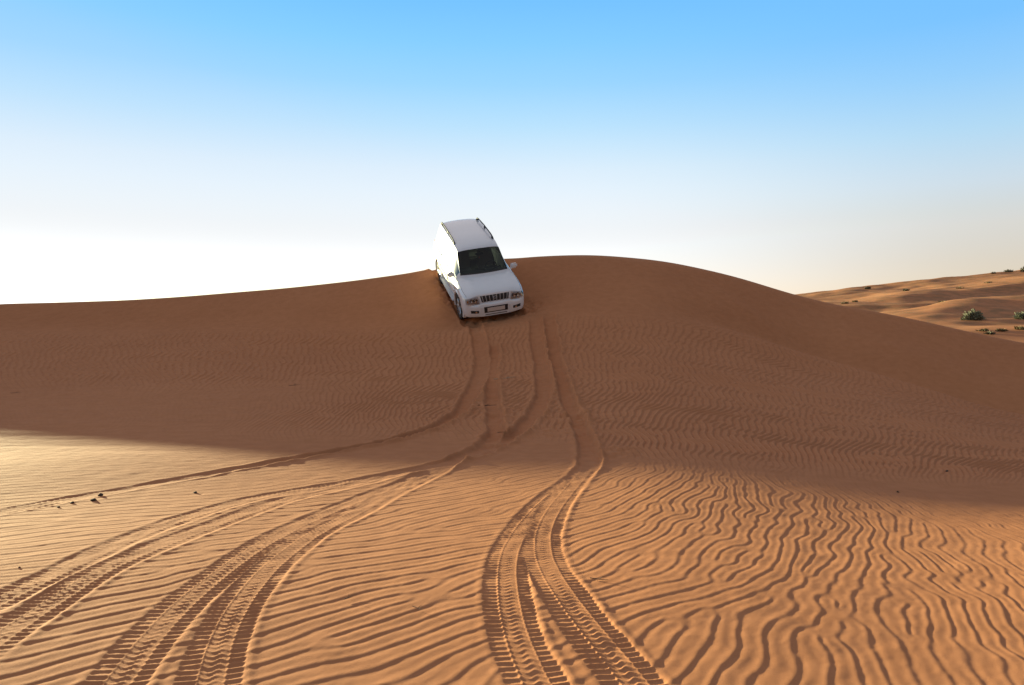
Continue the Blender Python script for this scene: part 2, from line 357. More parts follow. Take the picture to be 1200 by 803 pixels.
def make_ground():
    # bearings: fine in view, coarser outside it, all the way round
    fine = np.arange(-.70, .7001, .0011)
    side = [.70]
    while side[-1] < 1.02: side.append(side[-1] + min(.0035, .0011 + (side[-1] - .7) * .02))
    side = np.array(side[1:])
    th = np.r_[-side[::-1], fine, side]
    r = [1.0]
    while r[-1] < 29.5:
        q = r[-1]
        r.append(q + (.012 if q < 2.2 else min(max(.0026 * q, .006), .021)))
    r = np.array(r)
    TH, RR = np.meshgrid(th, r)
    x = RR * np.sin(TH); y = RR * np.cos(TH)
    z, ds, dc = terrain(x, y)
    rip = ripple_z(x, y, ds, dc)
    print('terrain', x.shape, round(time.time() - T0, 1))
    dz = np.zeros_like(z); keep = np.ones_like(z)
    apply_tracks(r, th, x, y, dz, keep)
    print('tracks', round(time.time() - T0, 1))
    sc = scuffs(x, y)
    z = z + rip * keep + dz + sc + noise(x, y, .09, 22) * .0007 * (y < 14)
    nr, nc = x.shape
    V = [np.stack([x, y, z], -1).reshape(-1, 3)]
    idx = np.arange(nr * nc).reshape(nr, nc)
    Fq = [np.stack([idx[:-1, :-1], idx[:-1, 1:], idx[1:, 1:], idx[1:, :-1]], -1).reshape(-1, 4)]
    nv = nr * nc
    # far sheet, every second bearing, out to the horizon
    tf = th[::2]; jf = np.arange(nc)[::2]
    if jf[-1] != nc - 1: tf = np.r_[tf, th[-1]]; jf = np.r_[jf, nc - 1]
    rf = [r[-1]]
    while rf[-1] < 170: rf.append(rf[-1] + max(.1, rf[-1] * .0032))
    while rf[-1] < 5000: rf.append(rf[-1] * 1.08)
    rf = np.array(rf[1:])
    TH, RR = np.meshgrid(tf, rf); xf = RR * np.sin(TH); yf = RR * np.cos(TH)
    zf = terrain(xf, yf)[0]
    V.append(np.stack([xf, yf, zf], -1).reshape(-1, 3))
    i2 = np.arange(zf.size).reshape(zf.shape) + nv
    i2 = np.vstack([idx[-1, jf][None], i2]); nv += zf.size
    Fq.append(np.stack([i2[:-1, :-1], i2[:-1, 1:], i2[1:, 1:], i2[1:, :-1]], -1).reshape(-1, 4))
    # the rest of the circle, coarse
    rows = np.r_[np.arange(0, nr, 12)]; 
    if rows[-1] != nr - 1: rows = np.r_[rows, nr - 1]
    rall = np.r_[r[rows], rf[::6], rf[-1]]
    tb = np.linspace(th[-1], 2 * PI + th[0], 90)[1:-1]
    TH, RR = np.meshgrid(tb, rall); xb = RR * np.sin(TH); yb = RR * np.cos(TH)
    zb = terrain(xb, np.maximum(yb, 0))[0] * (yb > 0) + noise(xb, yb, 9., 1) * .2 * smooth(5, 20, RR)
    V.append(np.stack([xb, yb, zb], -1).reshape(-1, 3))
    i3 = np.arange(zb.size).reshape(zb.shape) + nv; nv += zb.size
    fi = np.r_[np.arange(0, len(rf), 6), len(rf) - 1] + 1
    right = np.r_[idx[rows, -1], i2[fi, -1]]; left = np.r_[idx[rows, 0], i2[fi, 0]]
    i3 = np.hstack([right[:, None], i3, left[:, None]])
    Fq.append(np.stack([i3[:-1, :-1], i3[:-1, 1:], i3[1:, 1:], i3[1:, :-1]], -1).reshape(-1, 4))
    # the disc at the photographer's feet
    V.append(np.array([[0, 0, 0.]])); ring = np.r_[idx[0, ::8], i3[0, 1:]]
    tri = np.stack([np.full(len(ring), nv), ring, np.roll(ring, -1)], -1)[:, ::-1]
    V = np.concatenate(V).astype(np.float32); Fq = np.concatenate(Fq)[:, ::-1].astype(np.int32)
    me = bpy.data.meshes.new('ground')
    me.vertices.add(len(V)); me.vertices.foreach_set('co', V.ravel())
    nl = Fq.size + tri.size
    me.loops.add(nl); me.loops.foreach_set('vertex_index', np.r_[Fq.ravel(), tri.ravel()].astype(np.int32))
    npoly = len(Fq) + len(tri)
    me.polygons.add(npoly)
    me.polygons.foreach_set('loop_start', np.r_[np.arange(len(Fq)) * 4, Fq.size + np.arange(len(tri)) * 3].astype(np.int32))
    me.update(calc_edges=True)
    me.polygons.foreach_set('use_smooth', np.ones(npoly, bool))
    o = bpy.data.objects.new('ground', me); COL.objects.link(o)
    o['kind'] = 'structure'
    print('ground', len(V), round(time.time() - T0, 1))
    return o

def sand_material():
    m, N, L, P = new_mat('sand')
    P.inputs['Roughness'].default_value = .95
    P.inputs['Specular IOR Level'].default_value = .04
    geo = N.new('ShaderNodeNewGeometry')
    def nz(scale, detail=3., rough=.55):
        n = N.new('ShaderNodeTexNoise'); n.inputs['Scale'].default_value = scale
        n.inputs['Detail'].default_value = detail; n.inputs['Roughness'].default_value = rough
        L.new(geo.outputs['Position'], n.inputs['Vector']); return n
    big = nz(.22, 3); mid = nz(5., 4); grain = nz(420., 2, .7)
    r1 = N.new('ShaderNodeValToRGB'); L.new(big.outputs['Fac'], r1.inputs['Fac'])
    r1.color_ramp.elements[0].position = .3; r1.color_ramp.elements[1].position = .7
    r1.color_ramp.elements[0].color = (*SAND_A, 1); r1.color_ramp.elements[1].color = (*SAND_B, 1)
    mx = N.new('ShaderNodeMixRGB'); mx.blend_type = 'MULTIPLY'; mx.inputs['Fac'].default_value = 1
    r2 = N.new('ShaderNodeValToRGB'); L.new(mid.outputs['Fac'], r2.inputs['Fac'])
    r2.color_ramp.elements[0].position = .25; r2.color_ramp.elements[1].position = .75
    r2.color_ramp.elements[0].color = (.92, .90, .88, 1); r2.color_ramp.elements[1].color = (1.06, 1.06, 1.07, 1)
    L.new(r1.outputs[0], mx.inputs[1]); L.new(r2.outputs[0], mx.inputs[2])
    mx2 = N.new('ShaderNodeMixRGB'); mx2.blend_type = 'MULTIPLY'; mx2.inputs['Fac'].default_value = 1
    r3 = N.new('ShaderNodeValToRGB'); L.new(grain.outputs['Fac'], r3.inputs['Fac'])
    r3.color_ramp.elements[0].position = .3; r3.color_ramp.elements[1].position = .7
    r3.color_ramp.elements[0].color = (.74, .72, .70, 1); r3.color_ramp.elements[1].color = (1.22, 1.23, 1.24, 1)
    L.new(mx.outputs[0], mx2.inputs[1]); L.new(r3.outputs[0], mx2.inputs[2])
    # litter and dry scrub crust, only on far dunes; deepened to paint in dull haze
    lit = nz(.9, 5, .65); lr = N.new('ShaderNodeMapRange'); lr.inputs['From Min'].default_value = .40; lr.inputs['From Max'].default_value = .70
    L.new(lit.outputs['Fac'], lr.inputs['Value'])
    sp = N.new('ShaderNodeSeparateXYZ'); L.new(geo.outputs['Position'], sp.inputs[0])
    far = N.new('ShaderNodeMapRange'); far.inputs['From Min'].default_value = 36; far.inputs['From Max'].default_value = 52; far.inputs['To Max'].default_value = .85
    L.new(sp.outputs['Y'], far.inputs['Value'])
    mu = N.new('ShaderNodeMath'); mu.operation = 'MULTIPLY'; L.new(lr.outputs[0], mu.inputs[0]); L.new(far.outputs[0], mu.inputs[1])
    mx3 = N.new('ShaderNodeMixRGB'); mx3.inputs[2].default_value = (.20, .12, .06, 1)
    L.new(mu.outputs[0], mx3.inputs['Fac']); L.new(mx2.outputs[0], mx3.inputs[1])
    L.new(mx3.outputs[0], P.inputs['Base Color'])
    bp = N.new('ShaderNodeBump'); bp.inputs['Strength'].default_value = .5; bp.inputs['Distance'].default_value = .0016
    L.new(grain.outputs['Fac'], bp.inputs['Height']); L.new(bp.outputs[0], P.inputs['Normal'])
    return m
SAND_A = (.43, .179, .082)
SAND_B = (.47, .200, .092)
# ------------------------------------------------------------------ camera, sky, sun
SUN_EL, SUN_AZ = R(5.95), R(-42)
def setup_light():
    cam = bpy.data.cameras.new('camera'); co = bpy.data.objects.new('camera', cam); COL.objects.link(co)
    co.location = (0, 0, CAM_H); co.rotation_euler = (PI / 2, 0, 0)
    cam.sensor_width = 36; cam.lens = 36 * F; cam.clip_start = .05; cam.clip_end = 12000
    S.camera = co
    w = bpy.data.worlds.new('World'); S.world = w; w.use_nodes = True
    N, L = w.node_tree.nodes, w.node_tree.links
    bg = N['Background']; bg.inputs['Strength'].default_value = .058
    sky = N.new('ShaderNodeTexSky'); sky.sky_type = 'NISHITA'; sky.sun_disc = False
    sky.sun_elevation = SUN_EL; sky.sun_rotation = SUN_AZ; sky.dust_density = 1.0
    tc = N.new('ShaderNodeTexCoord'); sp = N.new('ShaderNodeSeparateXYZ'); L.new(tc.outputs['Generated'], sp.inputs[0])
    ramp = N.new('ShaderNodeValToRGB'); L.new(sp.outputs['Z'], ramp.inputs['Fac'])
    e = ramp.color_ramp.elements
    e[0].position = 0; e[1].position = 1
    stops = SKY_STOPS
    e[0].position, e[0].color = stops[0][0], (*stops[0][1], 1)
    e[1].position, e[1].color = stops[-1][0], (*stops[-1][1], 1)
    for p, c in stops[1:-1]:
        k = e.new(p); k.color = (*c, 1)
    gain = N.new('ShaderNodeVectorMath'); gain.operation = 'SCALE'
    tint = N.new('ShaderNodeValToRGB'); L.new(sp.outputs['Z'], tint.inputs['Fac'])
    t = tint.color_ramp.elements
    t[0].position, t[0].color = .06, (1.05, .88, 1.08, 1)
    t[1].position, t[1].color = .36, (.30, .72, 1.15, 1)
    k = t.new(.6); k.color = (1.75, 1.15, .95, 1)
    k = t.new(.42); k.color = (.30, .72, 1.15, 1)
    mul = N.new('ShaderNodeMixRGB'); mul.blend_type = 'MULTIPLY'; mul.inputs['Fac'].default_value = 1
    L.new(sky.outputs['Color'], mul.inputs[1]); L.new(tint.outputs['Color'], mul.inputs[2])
    mix = N.new('ShaderNodeMixRGB'); 
    fr = N.new('ShaderNodeValToRGB'); L.new(sp.outputs['Z'], fr.inputs['Fac'])
    e = fr.color_ramp.elements; e[0].position, e[0].color = .04, (.55, .55, .55, 1); e[1].position, e[1].color = .62, (.25, .25, .25, 1)
    for p in (.19, .42):
        k = e.new(p); k.color = (.92, .92, .92, 1)
    L.new(fr.outputs['Color'], mix.inputs['Fac'])
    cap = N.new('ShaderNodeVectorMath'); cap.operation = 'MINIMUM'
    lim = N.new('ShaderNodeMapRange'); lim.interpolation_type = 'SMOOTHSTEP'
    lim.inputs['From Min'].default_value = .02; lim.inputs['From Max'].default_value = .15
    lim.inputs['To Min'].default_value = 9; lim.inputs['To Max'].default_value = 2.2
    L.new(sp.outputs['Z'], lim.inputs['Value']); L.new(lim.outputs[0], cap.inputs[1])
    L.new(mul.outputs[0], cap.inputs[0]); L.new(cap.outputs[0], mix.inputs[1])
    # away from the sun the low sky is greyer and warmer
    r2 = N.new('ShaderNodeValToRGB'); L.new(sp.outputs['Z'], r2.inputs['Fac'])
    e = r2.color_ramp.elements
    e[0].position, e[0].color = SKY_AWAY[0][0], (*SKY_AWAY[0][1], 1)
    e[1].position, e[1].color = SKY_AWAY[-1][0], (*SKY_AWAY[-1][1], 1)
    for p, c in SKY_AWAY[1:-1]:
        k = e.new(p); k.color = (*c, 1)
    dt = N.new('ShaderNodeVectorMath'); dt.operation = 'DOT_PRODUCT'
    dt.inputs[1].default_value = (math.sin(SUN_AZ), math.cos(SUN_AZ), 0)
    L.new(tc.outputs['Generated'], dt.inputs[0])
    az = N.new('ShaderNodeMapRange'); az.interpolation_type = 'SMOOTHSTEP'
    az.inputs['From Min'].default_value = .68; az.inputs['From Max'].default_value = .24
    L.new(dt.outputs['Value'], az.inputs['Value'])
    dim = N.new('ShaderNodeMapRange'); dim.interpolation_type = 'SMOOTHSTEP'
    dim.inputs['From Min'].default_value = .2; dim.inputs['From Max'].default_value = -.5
    dim.inputs['To Min'].default_value = SKY_GAIN; dim.inputs['To Max'].default_value = SKY_GAIN * .52  # sky behind the camera dimmed to darken slopes facing it
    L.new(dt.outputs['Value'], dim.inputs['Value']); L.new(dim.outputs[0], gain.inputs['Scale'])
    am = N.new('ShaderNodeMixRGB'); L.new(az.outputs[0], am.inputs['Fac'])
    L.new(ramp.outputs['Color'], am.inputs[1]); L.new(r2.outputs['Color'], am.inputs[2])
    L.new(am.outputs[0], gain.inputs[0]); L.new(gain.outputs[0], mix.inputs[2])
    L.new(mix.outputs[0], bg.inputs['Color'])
    sd = bpy.data.lights.new('sun', 'SUN'); so = bpy.data.objects.new('sun', sd); COL.objects.link(so)
    sd.energy = SUN_E; sd.angle = R(.6); sd.color = (1, .955, .57)
    d = Vector((math.sin(SUN_AZ) * math.cos(SUN_EL), math.cos(SUN_AZ) * math.cos(SUN_EL), math.sin(SUN_EL)))
    so.rotation_euler = d.to_track_quat('Z', 'Y').to_euler(); so.location = d * 60
    S.view_settings.view_transform = 'Standard'; S.view_settings.look = 'None'
    S.view_settings.exposure = EXPO; S.view_settings.gamma = 1
    S.cycles.max_bounces = 6; S.cycles.diffuse_bounces = 3; S.cycles.use_denoising = True
SUN_E, EXPO = 3.75, 2.4
# sky seen in the photograph, linear, by sine of elevation; stops above the frame made up to light the sand
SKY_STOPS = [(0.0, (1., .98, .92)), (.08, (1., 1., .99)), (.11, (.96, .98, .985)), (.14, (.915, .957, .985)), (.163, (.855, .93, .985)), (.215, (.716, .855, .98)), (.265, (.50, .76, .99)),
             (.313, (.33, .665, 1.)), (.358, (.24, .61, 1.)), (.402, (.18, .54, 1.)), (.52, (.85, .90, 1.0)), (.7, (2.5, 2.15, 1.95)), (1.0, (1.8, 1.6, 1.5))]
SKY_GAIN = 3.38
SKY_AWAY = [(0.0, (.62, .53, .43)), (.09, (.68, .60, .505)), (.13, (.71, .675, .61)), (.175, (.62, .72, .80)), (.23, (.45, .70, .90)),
            (.285, (.30, .62, .97)), (.34, (.20, .55, 1.)), (.402, (.17, .52, 1.)), (.52, (.28, .33, .41)), (.7, (.60, .56, .57)), (1.0, (1.0, .93, .92))]  # high stops made darker away from the sun to shade the ripples
# ------------------------------------------------------------------ the white off-road car (x forward, y to its left, z up, metres)
from mathutils.bvhtree import BVHTree
MATS = {}
def simple(name, col, rough=.5, metal=0., coat=0., spec=.5, noise_amt=0.):
    if name in MATS: return MATS[name]
    m, N, L, P = new_mat(name)
    P.inputs['Base Color'].default_value = (*col, 1); P.inputs['Roughness'].default_value = rough
    P.inputs['Metallic'].default_value = metal; P.inputs['Coat Weight'].default_value = coat
    P.inputs['Coat Roughness'].default_value = .06; P.inputs['Specular IOR Level'].default_value = spec
    if noise_amt:
        t = N.new('ShaderNodeTexCoord'); n = N.new('ShaderNodeTexNoise'); n.inputs['Scale'].default_value = 6; n.inputs['Detail'].default_value = 5
        L.new(t.outputs['Object'], n.inputs['Vector'])
        mx = N.new('ShaderNodeMixRGB'); mx.inputs[1].default_value = (*col, 1)
        mx.inputs[2].default_value = (col[0] * .55 + .22 * .45, col[1] * .55 + .13 * .45, col[2] * .55 + .07 * .45, 1)
        r = N.new('ShaderNodeMapRange'); r.inputs['From Min'].default_value = .45; r.inputs['From Max'].default_value = .8
        r.inputs['To Max'].default_value = noise_amt
        L.new(n.outputs['Fac'], r.inputs['Value']); L.new(r.outputs[0], mx.inputs['Fac']); L.new(mx.outputs[0], P.inputs['Base Color'])
        r2 = N.new('ShaderNodeMapRange'); r2.inputs['To Min'].default_value = rough; r2.inputs['To Max'].default_value = min(1, rough + .25)
        L.new(r.outputs[0], r2.inputs['Value']); L.new(r2.outputs[0], P.inputs['Roughness'])
    MATS[name] = m
    return m

def glass_mat(name, tint, ior=1.5, rough=.03):
    if name in MATS: return MATS[name]
    m, N, L, P = new_mat(name)
    N.remove(P)
    tr = N.new('ShaderNodeBsdfTransparent'); tr.inputs['Color'].default_value = (*tint, 1)
    gl = N.new('ShaderNodeBsdfGlossy'); gl.inputs['Roughness'].default_value = rough
    fr = N.new('ShaderNodeFresnel'); fr.inputs['IOR'].default_value = ior
    mx = N.new('ShaderNodeMixShader'); L.new(fr.outputs[0], mx.inputs[0]); L.new(tr.outputs[0], mx.inputs[1]); L.new(gl.outputs[0], mx.inputs[2])
    L.new(mx.outputs[0], N['Material Output'].inputs['Surface'])
    MATS[name] = m
    return m

def link(name, verts, faces, mat, parent=None, smooth_angle=35, label=None):
    me = bpy.data.meshes.new(name); me.from_pydata([tuple(v) for v in verts], [], [tuple(f) for f in faces]); me.validate()
    bm = bmesh.new(); bm.from_mesh(me)
    bmesh.ops.remove_doubles(bm, verts=bm.verts, dist=1e-5)
    bmesh.ops.recalc_face_normals(bm, faces=bm.faces)
    bm.to_mesh(me); bm.free()
    if smooth_angle:
        me.polygons.foreach_set('use_smooth', np.ones(len(me.polygons), bool)); me.set_sharp_from_angle(angle=R(smooth_angle))
    me.materials.append(mat)
    o = bpy.data.objects.new(name, me); COL.objects.link(o)
    if parent: o.parent = parent
    if label: o['label'] = label
    return o

class MB:
    def __init__(self): self.v, self.f = [], []
    def add(self, vs, fs):
        n = len(self.v); self.v += [tuple(v) for v in vs]; self.f += [tuple(i + n for i in f) for f in fs]; return self
    def box(self, c, s, bev=.0, rot=None):
        bm = bmesh.new(); bmesh.ops.create_cube(bm, size=1)
        for v in bm.verts: v.co = Vector((v.co.x * s[0], v.co.y * s[1], v.co.z * s[2]))
        if bev: bmesh.ops.bevel(bm, geom=bm.edges[:], offset=bev, segments=2, affect='EDGES')
        M = (rot.to_matrix() if rot else Matrix.Identity(3))
        bm.verts.ensure_lookup_table()
        self.add([M @ v.co + Vector(c) for v in bm.verts], [[v.index for v in f.verts] for f in bm.faces]); bm.free(); return self
    def tube(self, pts, r, n=8):
        pts = [Vector(p) for p in pts]; rs = r if isinstance(r, (list, tuple)) else [r] * len(pts)
        vs, fs = [], []
        for i, p in enumerate(pts):
            d = (pts[min(i + 1, len(pts) - 1)] - pts[max(i - 1, 0)]).normalized()
            a = d.orthogonal().normalized(); 
            if abs(d.z) < .95: a = d.cross(Vector((0, 0, 1))).normalized()
            b = d.cross(a)
            for k in range(n):
                t = 2 * PI * k / n; vs.append(p + (a * math.cos(t) + b * math.sin(t)) * rs[i])
        for i in range(len(pts) - 1):
            for k in range(n): fs.append((i * n + k, i * n + (k + 1) % n, (i + 1) * n + (k + 1) % n, (i + 1) * n + k))
        fs.append(tuple(range(n))[::-1]); fs.append(tuple(range((len(pts) - 1) * n, len(pts) * n)))
        return self.add(vs, fs)
    def lathe(self, prof, c, n=40, axis='y', closed=True):
        """prof: (radius, offset along the axis)"""
        vs, fs = [], []; m = len(prof)
        for k in range(n):
            t = 2 * PI * k / n
            for r, o in prof:
                vs.append((c[0] + r * math.cos(t), c[1] + o, c[2] + r * math.sin(t)) if axis == 'y' else (c[0] + o, c[1] + r * math.cos(t), c[2] + r * math.sin(t)))
        for k in range(n):
            for i in range(m if closed else m - 1):
                j = (i + 1) % m; k2 = (k + 1) % n
                fs.append((k * m + i, k * m + j, k2 * m + j, k2 * m + i))
        return self.add(vs, fs)
    def build(self, name, mat, parent=None, ang=35, label=None): return link(name, self.v, self.f, mat, parent, ang, label)

# half section from the underside's middle up to the roof's middle, (y, z) at nine points after (0, z0)
ST = [
 (2.285, [(.40,.37),(.54,.40),(.60,.50),(.61,.58),(.59,.645),(.54,.675),(.40,.685),(.22,.69),(0,.69)]),
 (2.250, [(.55,.36),(.68,.385),(.745,.49),(.75,.60),(.725,.69),(.66,.73),(.47,.745),(.24,.75),(0,.75)]),
 (2.205, [(.62,.35),(.76,.375),(.815,.50),(.82,.63),(.79,.71),(.70,.75),(.5,.765),(.25,.77),(0,.775)]),
 (2.175, [(.64,.35),(.80,.37),(.855,.51),(.86,.67),(.83,.77),(.74,.85),(.52,.89),(.26,.905),(0,.91)]),
 (2.130, [(.66,.35),(.84,.365),(.888,.53),(.89,.71),(.862,.83),(.79,.935),(.55,.99),(.28,1.008),(0,1.012)]),
 (2.020, [(.68,.34),(.88,.36),(.915,.56),(.917,.79),(.892,.905),(.83,.99),(.60,1.04),(.3,1.058),(0,1.063)]),
 (1.750, [(.70,.33),(.90,.36),(.932,.60),(.936,.85),(.912,.975),(.86,1.038),(.62,1.088),(.3,1.105),(0,1.11)]),
 (1.400, [(.70,.33),(.90,.36),(.932,.60),(.936,.86),(.912,1.015),(.862,1.078),(.64,1.125),(.3,1.14),(0,1.145)]),
 (1.080, [(.70,.32),(.885,.36),(.918,.60),(.925,.86),(.903,1.045),(.855,1.105),(.735,1.15),(.35,1.168),(0,1.172)]),
 (.300,  [(.70,.32),(.865,.36),(.908,.60),(.918,.86),(.902,1.07),(.858,1.125),(.640,1.715),(.35,1.775),(0,1.79)]),
 (.050,  [(.70,.32),(.865,.36),(.908,.60),(.918,.86),(.902,1.075),(.858,1.13),(.648,1.755),(.36,1.812),(0,1.828)]),
 (-.60,  [(.70,.32),(.865,.36),(.908,.60),(.918,.86),(.902,1.085),(.858,1.14),(.652,1.778),(.36,1.835),(0,1.85)]),
 (-1.40, [(.70,.33),(.88,.36),(.925,.60),(.932,.86),(.905,1.09),(.858,1.145),(.648,1.775),(.36,1.83),(0,1.845)]),
 (-2.05, [(.70,.35),(.885,.38),(.92,.60),(.925,.86),(.895,1.09),(.845,1.145),(.632,1.75),(.35,1.80),(0,1.815)]),
 (-2.24, [(.68,.37),(.87,.40),(.905,.60),(.91,.86),(.88,1.09),(.825,1.14),(.615,1.70),(.34,1.755),(0,1.77)]),
 (-2.34, [(.66,.38),(.83,.42),(.875,.60),(.88,.86),(.85,1.07),(.80,1.11),(.72,1.19),(.38,1.22),(0,1.23)]),
 (-2.40, [(.60,.40),(.76,.44),(.80,.60),(.80,.82),(.77,.97),(.72,1.02),(.60,1.05),(.3,1.06),(0,1.065)]),
]
WHEELS = [(1.395, 1), (1.395, -1), (-1.395, 1), (-1.395, -1)]
WR, TRK = .385, .80

def car_shell():
    xs0 = np.array([s[0] for s in ST])[::-1]
    tab = np.array([[p for p in s[1]] for s in ST])[::-1]          # station, point, yz
    tab = np.concatenate([np.stack([np.zeros(len(ST)), tab[:, 0, 1]], 1)[:, None], tab], 1)
    cuts = [2.285, 2.25, 2.205, 2.175, 2.13, 2.075, 2.02, 1.9, 1.75, 1.6, 1.4, 1.25, 1.13, 1.08, 1.0, .90, .80, .70, .60, .50, .42, .355, .30, .2, .05, -.02, -.12,
            -.3, -.45, -.6, -.75, -.88, -.98, -1.1, -1.25, -1.4, -1.6, -1.8, -1.95, -2.05, -2.15, -2.24, -2.265, -2.3, -2.325, -2.34, -2.37, -2.40]
    # finer steps near the wheels, for clean arches
    xs = []
    for a, b in zip(cuts[:-1], cuts[1:]):
        n = max(1, int(round((a - b) / .045))); xs += list(np.linspace(a, b, n, endpoint=False))
    xs.append(cuts[-1]); xs = np.array(xs)
    ctrl = np.zeros((len(xs), 10, 2))
    for j in range(10):
        for c in range(2):
            v = interp_smooth(xs0, tab[:, j, c], xs); lin = np.interp(xs, xs0, tab[:, j, c])
            w = ((xs >= .30) & (xs <= 1.08)) if j >= 7 else np.zeros(len(xs), bool)
            ctrl[:, j, c] = np.where(w, lin, v)
    sub = [3, 2, 4, 6, 6, 3, 8, 5, 6]
    ts = [0.]
    for j, n in enumerate(sub): ts += list(j + (np.arange(n) + 1) / n)
    ts = np.array(ts)
    H = np.zeros((len(xs), len(ts), 3))
    for i in range(len(xs)):
        H[i, :, 0] = xs[i]
        for c in range(2):
            v = interp_smooth(np.arange(10), ctrl[i, :, c], ts); lin = np.interp(ts, np.arange(10), ctrl[i, :, c])
            k = (ts < 2) | ((ts > 6) & (ts < 7))
            H[i, :, c + 1] = np.where(k, lin, v * .75 + lin * .25)
    # glass and hood bow forward in plan
    bow = .13 * smooth(.0, .5, xs) * (1 - smooth(1.15, 1.6, xs))
    H[:, :, 0] += bow[:, None] * np.clip(1 - (H[:, :, 1] / .74)**2, 0, 1) * (ts >= 6.9)[None]
    # slight crown line along each hood edge
    hood = (smooth(1.1, 1.3, xs) * (1 - smooth(2.0, 2.12, xs)))[:, None]
    H[:, :, 2] += hood * .014 * np.exp(-((ts - 7.3) / .3)**2)[None]
    return xs, ts, H

def make_car():
    white = simple('white_paint', (.73, .745, .765), .28, coat=.6, noise_amt=.10)
    dark = simple('black_plastic', (.018, .018, .02), .55)
    rubber = simple('tyre_rubber', (.022, .020, .019), .85, noise_amt=.5)
    chrome = simple('chrome', (.75, .75, .76), .18, metal=1)
    alloy = simple('alloy', (.42, .42, .43), .35, metal=1, noise_amt=.3)
    silver = simple('silver_plastic', (.52, .52, .53), .4)
    under = simple('underbody', (.02, .019, .018), .9)
    glass = glass_mat('tinted_glass', (.50, .56, .54)); lensm = glass_mat('lamp_glass', (.92, .93, .95))
    dusty = glass_mat('dusty_side_glass', (.35, .37, .36), 1.9, .22)
    amber = simple('amber_lens', (.62, .26, .09), .3); red = simple('red_lens', (.45, .02, .02), .2)
    cloth = simple('seat_cloth', (.17, .165, .15), .9); trim = simple('dash_trim', (.07, .075, .075), .7)
    root = bpy.data.objects.new('offroad_car', None); COL.objects.link(root)
    root.location = CAR_LOC; root.rotation_euler = CAR_ROT
    root['label'] = 'white off-road car with roof rails nosing down from the dune crest'; root['category'] = 'car'

    xs, ts, H = car_shell(); nx, nt = H.shape[:2]
    groups = {}
    def put(key, quad):
        groups.setdefault(key, []).append(quad)
    for i in range(nx - 1):
        xm = (xs[i] + xs[i + 1]) / 2
        for j in range(nt - 1):
            tm = (ts[j] + ts[j + 1]) / 2
            q = [H[i, j], H[i, j + 1], H[i + 1, j + 1], H[i + 1, j]]
            c = sum(q) / 4
            key = 'body'
            if tm < 1: key = 'underbody'
            elif 7.06 < tm and .355 < xm < 1.0: key = 'windscreen'
            elif 7.15 < tm and -2.325 < xm < -2.265: key = 'rear_window'
            elif 6.12 < tm < 6.88 and xm < .90:
                if -.02 < xm: key = 'w1'
                elif -.88 < xm < -.12: key = 'w2'
                elif -2.05 < xm < -.98: key = 'w3'
            elif xm > 2.02 and c[2] < .80 and tm < 5.5 or (xm > 2.175 and c[2] < .82): key = 'front_bumper'
            elif tm > 6 and 1.08 < xm < 2.13: key = 'hood'
            elif xm < -2.05 and c[2] < .62: key = 'rear_bumper'
            elif 2 < tm < 6 and -.07 < xm < .96: key = 'd1'
            elif 2 < tm < 6 and -1.02 < xm < -.07: key = 'd2'
            if 1 < tm < 5.2 and key in ('body', 'd1', 'd2', 'front_bumper', 'rear_bumper'):
                if min(math.hypot(c[0] - wx, c[2] - WR) for wx in (1.395, -1.395)) < .45: continue
            put(key, q)
    def quads(qs, sides=(1, -1), off=0.):
        b = MB()
        for s in sides:
            for q in qs:
                b.add([(p[0], p[1] * s, p[2]) for p in q], [(0, 1, 2, 3)])
        return b
    # end caps
    for i in (0, nx - 1):
        h = H[i]; ring = list(h) + [np.array((p[0], -p[1], p[2])) for p in h[::-1]][1:-1]
        cap = [(tuple(p)) for p in ring]
        groups.setdefault('cap%d' % i, cap)
    fb = quads(groups['front_bumper']); fb.add(groups['cap0'], [tuple(range(len(groups['cap0'])))])
    fbo = fb.build('front_bumper', white, root)
    for s in (1, -1): quads(groups['rear_bumper'], (s,)).build('rear_bumper_corner', white, root)
    bb = quads(groups['body']); bb.add(groups['cap%d' % (nx - 1)], [tuple(range(len(groups['cap%d' % (nx - 1)])))])
    body = bb.build('body', white, root)
    hood = quads(groups['hood']).build('hood', white, root)
    quads(groups['underbody']).build('underbody', under, root)
    quads(groups['windscreen']).build('windscreen', glass, root)
    quads(groups['rear_window']).build('rear_window', glass, root)
    doors = {}
    for s in (1, -1):
        for k in ('d1', 'd2'):
            d = quads(groups[k], (s,)).build('door', white, root); doors[(k, s)] = d
            xh = .10 if k == 'd1' else -.86
            MB().tube([(xh + .10, .905 * s, .985), (xh + .085, .938 * s, .988), (xh - .085, .938 * s, .992), (xh - .10, .905 * s, .99)], .014, 6).build('door_handle', white, d)
            g = {'d1': 'w1', 'd2': 'w2'}[k]
            quads(groups[g], (s,)).build('side_window', dusty, d)
        quads(groups['w3'], (s,)).build('quarter_window', dusty, root)
    # everything on the skin is laid on it by casting rays at the finished shell
    allq = [q for k in ('body', 'front_bumper', 'hood', 'd1', 'd2', 'w1', 'w2', 'w3', 'windscreen', 'rear_bumper', 'rear_window') for q in groups[k]]
    vs, fs = [], []
    for s in (1, -1):
        for q in allq:
            n = len(vs); vs += [Vector((p[0], p[1] * s, p[2])) for p in q]; fs.append((n, n + 1, n + 2, n + 3))
    c0 = groups['cap0']; n = len(vs); vs += [Vector(p) for p in c0]; fs.append(tuple(range(n, n + len(c0))))
    tree = BVHTree.FromPolygons(vs, fs)
    def front(y, z):
        h = tree.ray_cast(Vector((3.2, y, z)), Vector((-1, 0, 0)))
        return h[0].x if h[0] else 2.1
